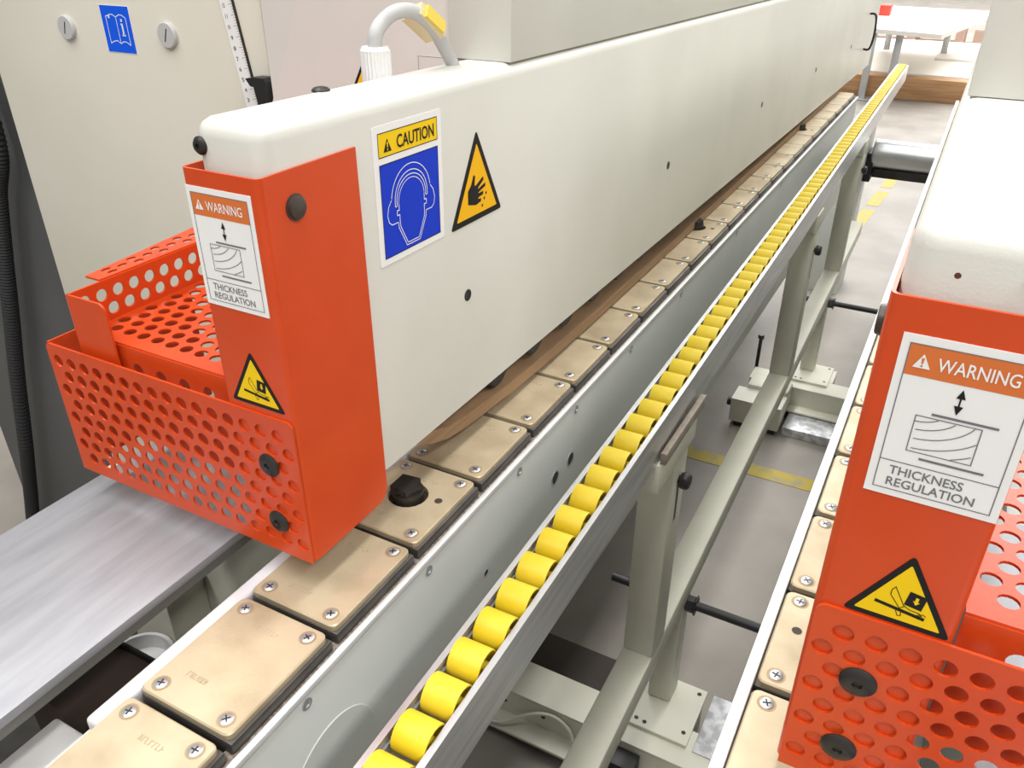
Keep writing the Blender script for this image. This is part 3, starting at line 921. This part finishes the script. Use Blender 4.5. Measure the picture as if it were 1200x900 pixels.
def table(right):
    s = side(right)
    lab = 'ground steel support table beside the nylon strip and perforated basket' if not right else 'ground steel support table under the basket of the guard without caution sticker'
    t = empty('support_table', (s(-.626), .2, .60), lab, 'steel table')
    obj('table_top', B(s(-.726), s(-.5265), -.35, .79, .895, .904, .0008), 'steel', t)
    obj('edge_bar', B(s(-.552), s(-.5275), -.35, .79, .885, .8948), 'steeledge', t)
    for y in (-.15, .6):
        obj('arm', B(s(-.72), s(-.69), y, y + .05, .5615, .8948), 'bed', t)
    obj('foot_frame', B(s(-.95), s(-.62), -.34, .7, 0.0, .5499, .004), 'grey', t)
    st = obj('guide_strip', B(s(-.4785), s(-.4625), .205 if not right else .1, 3.1, .8785, .8985, .004, 3), 'plastic')
    tag(st, 'white nylon guide strip along the bronze pads ' + ('next to the steel table' if not right else 'under the guard without caution sticker'), 'guide strip')


table(False); table(True)

# things in the gap between the table and the nylon strip
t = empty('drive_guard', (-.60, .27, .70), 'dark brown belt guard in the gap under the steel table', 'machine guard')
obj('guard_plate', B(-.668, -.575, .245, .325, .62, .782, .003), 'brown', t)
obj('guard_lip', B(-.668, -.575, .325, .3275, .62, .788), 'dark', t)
t = empty('drive_pulley', (-.66, .40, .56), 'grey cast pulley rim in the gap behind the brown belt guard', 'pulley')
pp = px(163, 770, 'Z', .70)
bm = bmesh.new(); lathe(bm, (pp.x, pp.y, .666), (0, 0, 1), [(0, .04), (.03, .04), (.034, .037), (.034, .033), (.016, .031), (.016, .010), (.024, .010), (.024, 0)], 36)
obj('pulley_rim', bm, 'cableg', t)
bm = bmesh.new(); cyl(bm, (pp.x, pp.y, .562), (pp.x, pp.y, .6661), .012, 14); obj('shaft', bm, 'dark', t)
t = empty('cast_arm', (-.53, .1, .80), 'pale grey cast arm beside the near bronze pad', 'machine arm')
obj('arm_body', B(-.545, -.487, -.25, .215, .80, .850, .004, 3), 'alumat', t)
t = empty('inner_panel', (-.7, .52, .55), 'cream inner panel with small screw seen below the basket', 'machine panel')
obj('panel_sheet', B(-.86, -.49, .5, .515, .5615, .815, .002), 'stand', t)
obj('panel_bracket', B(-.80, -.72, .44, .4998, .58, .72, .003), 'stand', t)
p = px(195, 704, 'Y', .5)
bm = bmesh.new(); lathe(bm, (p.x + .01, .4998, p.z + .03), (0, -1, 0), [(0, .004), (.002, .004), (.002, 0)], 12); obj('panel_screw', bm, 'dark', t)
t = empty('gap_dark_sheet', (-.6, .1, .551), 'added black sheet darkening the depth of the gap beside the brown belt guard', 'dark sheet')
obj('dark_sheet', B(-.945, -.4865, -.34, .49, .551, .561), 'dark', t)  # dark sheet added so the depth of the gap stays black
obj('gap_rib', B(-.57, -.50, .20, .212, .5612, .70), 'steeledge', t)

# ------------------------------------------------------------------ roller rail
YAW = 0.0118                                  # the rail runs slightly out of line with the machine
def rx(y): return -.2545 - YAW * (y - .3)
t = empty('roller_rail', (rx(0), 0, .835), 'aluminium conveyor rail filled with yellow rollers between the two machines', 'conveyor rail')
RT = .8945


def extr(prof, y0, y1):
    bm = bmesh.new()
    prism(bm, [(rx(y0) + u, y0, z) for u, z in prof], (rx(y1) - rx(y0), y1 - y0, 0))
    return bm


Y0, Y1 = -.15, 3.93
obj('outer_flange', extr([(.0225, .835), (.0225, RT), (.0168, RT), (.0168, RT - .003), (.0190, RT - .003), (.0190, .835)], Y0, Y1), 'alu', t)
obj('inner_flange', extr([(-.0225, .835), (-.0225, RT), (-.0172, RT), (-.0172, RT - .003), (-.0195, RT - .003), (-.0195, .835)], Y0, Y1), 'alu', t)
obj('rail_web', extr([(-.0195, .835), (-.0195, .838), (.0190, .838), (.0190, .835)], Y0, Y1), 'alu', t)
obj('bearing_ledge', extr([(-.0194, .872), (-.0194, .8835), (-.0165, .8835), (-.0165, .872)], Y0, Y1), 'screw', t)
bm = bmesh.new(); h = .0148; rr = .0165
lathe(bm, (0, 0, 0), (1, 0, 0), [(-h, 0), (-h, .0055), (-.004, .0058), (-.004, .0148), (-h, .0150), (-h, .0163), (-h + .0008, rr), (h - .0008, rr), (h, .0163), (h, .0150), (.004, .0148), (.004, .0058), (h, .0055), (h, 0)], 22, 0, cap=False)
ME_ROLL = mesh_of('roller', bm, ('yellow',))
bm = bmesh.new(); cyl(bm, (-.0188, 0, 0), (.0188, 0, 0), .0025, 8); ME_AXLE = mesh_of('axle', bm, ('screw',))
kk = -8
while True:
    y = .320 + .0403 * kk; kk += 1
    if y > Y1 - .02: break
    if y < Y0 + .02: continue
    r_ = child('roller', ME_ROLL, t, (rx(y) - rx(0) + random.uniform(-.0008, .0008), y, .8845 - .835))
    r_.rotation_euler = (random.uniform(0, 6), 0, YAW)
    child('axle', ME_AXLE, r_, (0, 0, 0))

# ------------------------------------------------------------------ stand that carries the rail
t = empty('rail_stand', (-.26, 1.6, .1), 'cream tubular stand with posts under the yellow roller rail', 'conveyor stand')


def sx(y): return rx(y) - .0005                # stand follows the rail
ZT = .412
bm = bmesh.new(); yA, yB = .35, 3.3
prism(bm, [(sx(yA) - .0245, yA, ZT - .05), (sx(yA) + .0245, yA, ZT - .05), (sx(yA) + .0245, yA, ZT), (sx(yA) - .0245, yA, ZT)], (sx(yB) - sx(yA), yB - yA, 0))
bmesh.ops.bevel(bm, geom=bm.edges[:], offset=.004, segments=2, profile=.5, affect='EDGES')
obj('long_tube', bm, 'stand', t)
for i, y in enumerate((.894, 1.92, 2.72)):
    x = sx(y)
    obj('post', B(x - .0245, x + .0245, y, y + .06, ZT - .0005, .800, .004), 'stand', t)
    obj('post_cap', B(x - .0265, x + (.030 if i == 0 else .0255), y - (.085 if i == 0 else .01), y + .068, .790, .8345, .004), 'stand', t)
    if i == 0: obj('clamp_bar', B(rx(y) + .0255, rx(y) + .0335, y - .08, y + .085, .8346, .851, .001), 'rust', t)
    bm = bmesh.new(); lathe(bm, (x + .0245, y + .028, .742), (1, 0, 0), [(0, .006), (.003, .006), (.003, .011), (.006, .0125), (.013, .0125), (.016, .010), (.016, 0)], 8)
    obj('clamp_knob', bm, 'black', t)
    obj('slot', B(x + .0244, x + .0248, y + .024, y + .032, .67, .735), 'dark', t)
for y in (1.076, 2.57):
    x = sx(y)
    obj('leg', B(x - .0225, x + .0225, y, y + .048, .1095, ZT - .0495, .004), 'stand', t)
    bp = obj('base_plate', B(x - .034, x + .080, y - .075, y + .062, .1015, .1095, .001), 'stand', t)
    for dx, dy in ((-.022, -.06), (-.005, -.062), (.067, -.05), (.067, .048)):
        bm = bmesh.new(); lathe(bm, (x + dx, y + dy, .1094), (0, 0, 1), [(0, .0042), (.0006, .0042), (.0006, 0)], 12); obj('plate_hole', bm, 'black', bp)
    bm = bmesh.new(); cyl(bm, (x - .12, y + .024, .352), (x + .34, y + .024, .352), .0085, 14); rd = obj('threaded_rod', bm, 'black', t)
    bm = bmesh.new(); lathe(bm, (x + .0225, y + .024, .352), (1, 0, 0), [(0, .0155), (.014, .0155), (.016, .0135), (.016, .019), (.0185, .019), (.0185, 0)], 6); obj('hex_nut', bm, 'black', rd)

# ------------------------------------------------------------------ cross beams on the floor
for y, lab in ((.95, 'cream floor cross beam with loose wire under one foot plate of the stand'), (2.44, 'cream floor cross beam with cast end block under a foot plate of the stand')):
    t = empty('floor_crossbar', (-.3, y, 0), lab, 'crossbar')
    x0, x1 = (-.61, .20) if y < 2 else (-.44, .20)
    obj('top_flange', B(x0, x1, y + .012, y + .095, .094, .1012, .001), 'stand', t)
    obj('web', B(x0, x1, y + .012, y + .020, .030, .094), 'stand', t)
    obj('bottom_flange', B(x0, x1, y - .03, y + .012, .030, .037, .001), 'stand', t)
    obj('plate_block', B(-.28, -.19, y + .0955, y + .19, 0, .1012, .002), 'stand', t)
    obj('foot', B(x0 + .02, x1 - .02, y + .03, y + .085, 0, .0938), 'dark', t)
    for x in (-.54, -.455, -.33):
        if x < x0 + .01: continue
        bm = bmesh.new(); lathe(bm, (x, y + .0119, .068), (0, -1, 0), [(0, .005), (.0006, .005), (.0006, 0)], 12); obj('bolt_hole', bm, 'black', t)
    if y < 2:
        bm = bmesh.new(); tube(bm, smoothpath([(-.62, y - .02, .044), (-.54, y - .028, .048), (-.50, y - .005, .06), (-.46, y + .002, .085), (-.425, y + .004, .092), (-.395, y + .003, .075), (-.38, y - .005, .045)], 6), .0035, 8)
        tag(obj('loose_wire', bm, 'stand'), 'thin grey brown wire looping over the cream cross beam', 'wire')
        obj('corner_block', B(-.305, -.255, y - .029, y + .011, .0372, .085, .003), 'black', t)
    else:
        bm = bmesh.new(); prism(bm, [(-.455, y - .15, .02), (-.30, y - .15, .02), (-.30, y - .15, .10), (-.455, y - .15, .10)], (0, .09, 0)); box(bm, -.43, -.30, y - .06, y + .02, .02, .115, .008, 2)
        obj('end_block', bm, 'stand', t)
        bm = bmesh.new(); lathe(bm, (-.455, y - .10, .06), (-1, 0, 0), [(0, .014), (.02, .014), (.02, 0)], 12); obj('end_plug', bm, 'black', t)
        obj('drain_grille', B(-.29, .3, y - .13, y - .032, 0, .03, .002), 'galv', t)
        obj('block_support', B(-.44, -.31, y - .14, y, 0, .0199), 'dark', t)
p = px(888, 420, 'Z', .10)
bm = bmesh.new(); cyl(bm, (p.x, p.y, 0), (p.x, p.y, .19), .006, 10); cyl(bm, (p.x, p.y, 0.0), (p.x, p.y, .016), .014, 6); cyl(bm, (p.x, p.y, .178), (p.x, p.y, .192), .011, 6)
tag(obj('anchor_stud', bm, 'dark'), 'upright dark anchor stud standing on the floor near the cast end block', 'bolt')
tag(obj('galvanised_plate', B(-.172, -.05, 1.00, 1.14, .1015, .1045, .0008), 'galv'), 'spangled galvanised plate on the cross beam beside the near foot plate', 'metal plate')
tag(obj('floor_patch', B(-.61, -.30, 1.05, 1.215, 0, .006, .001), 'mat'), 'dark brown patch on the floor behind the cross beam with loose wire', 'floor mat')  # thin dark brown patch laid over the concrete

# ------------------------------------------------------------------ far end
t = empty('cross_shaft', (-.1, 3.65, .5), 'thick bright steel tube joining the two machines beyond the stand', 'steel tube')
bm = bmesh.new(); cyl(bm, (-.314, 3.65, .592), (.4, 3.65, .592), .056, 40, bev=.006); obj('shaft_tube', bm, 'chrome', t)
obj('lower_dark_strip', B(-.30, .4, 3.63, 3.70, .50, .535, .002), 'dark', t)  # dark strip along the underside of the tube
obj('shaft_bracket', B(-.33, -.302, 3.60, 3.72, .485, .60, .003), 'black', t)
obj('shaft_column', B(-.45, -.33, 3.55, 3.75, 0, .70, .004), 'bed', t)
obj('shaft_column', B(.35, .5, 3.55, 3.75, 0, .70, .004), 'bed', t)

bt = obj('timber_baulk', B(-1.6, 1.2, 8.42, 8.60, 0, .19, .006), 'wood'); tag(bt, 'thick brown timber beam lying on the floor in front of the white boards', 'timber')
o = obj('board_stack', B(-1.55, 1.15, 8.62, 11.2, .0, .20, .004), 'board'); tag(o, 'low stack of white boards behind the brown timber beam', 'boards')
o = obj('loose_board', B(-.45, .35, 9.6, 10.6, .2005, .222, .002), 'board'); tag(o, 'single pale board lying on the low stack of white boards', 'board')

# work table with trestle legs
t = empty('work_table', (-.66, 8.2, 0), 'pale board on grey trestle legs standing before the pallets', 'table')
bm = bmesh.new(); prism(bm, [(-.93, 8.15, .57), (-.36, 7.95, .57), (.0, 10.3, .57), (-1.25, 10.5, .57)], (0, 0, .035)); obj('table_board', bm, 'board', t)
for x, y in ((-.915, 8.30), (-.70, 8.30), (-.95, 10.0), (-.40, 10.0)):
    obj('leg', B(x - .03, x + .03, y - .02, y + .02, 0.0 if y < 9 else .2225, .57, .004), 'screw', t)
obj('foot_plate', B(-1.0, -.83, 8.22, 8.38, 0, .012, .002), 'screw', t)
tag(obj('red_bin', B(-1.02, -.92, 9.3, 9.45, .605, .70, .01), 'redbox'), 'small red bin standing on the pale board of the work table', 'bin')
for i, (x0, y0) in enumerate(((-1.5, 12.2), (-.2, 12.2))):
    t = empty('pallet', (x0 + .6, y0 + .5, 0), ['wooden pallet beyond the boards, behind the work table', 'wooden pallet beyond the boards, clear of the work table'][i], 'pallet')
    for z in (0.0, .145):
        for k in range(5): obj('slat', B(x0, x0 + 1.2, y0 + k * .2, y0 + k * .2 + .13, z + (.0 if z == 0 else .078), z + .022 + (.0 if z == 0 else .078)), 'pallet', t)
    for a_ in (0, .55, 1.1):
        for y in (0, .4, .8): obj('block', B(x0 + a_, x0 + a_ + .1, y0 + y, y0 + y + .13, .022, .2229), 'pallet', t)
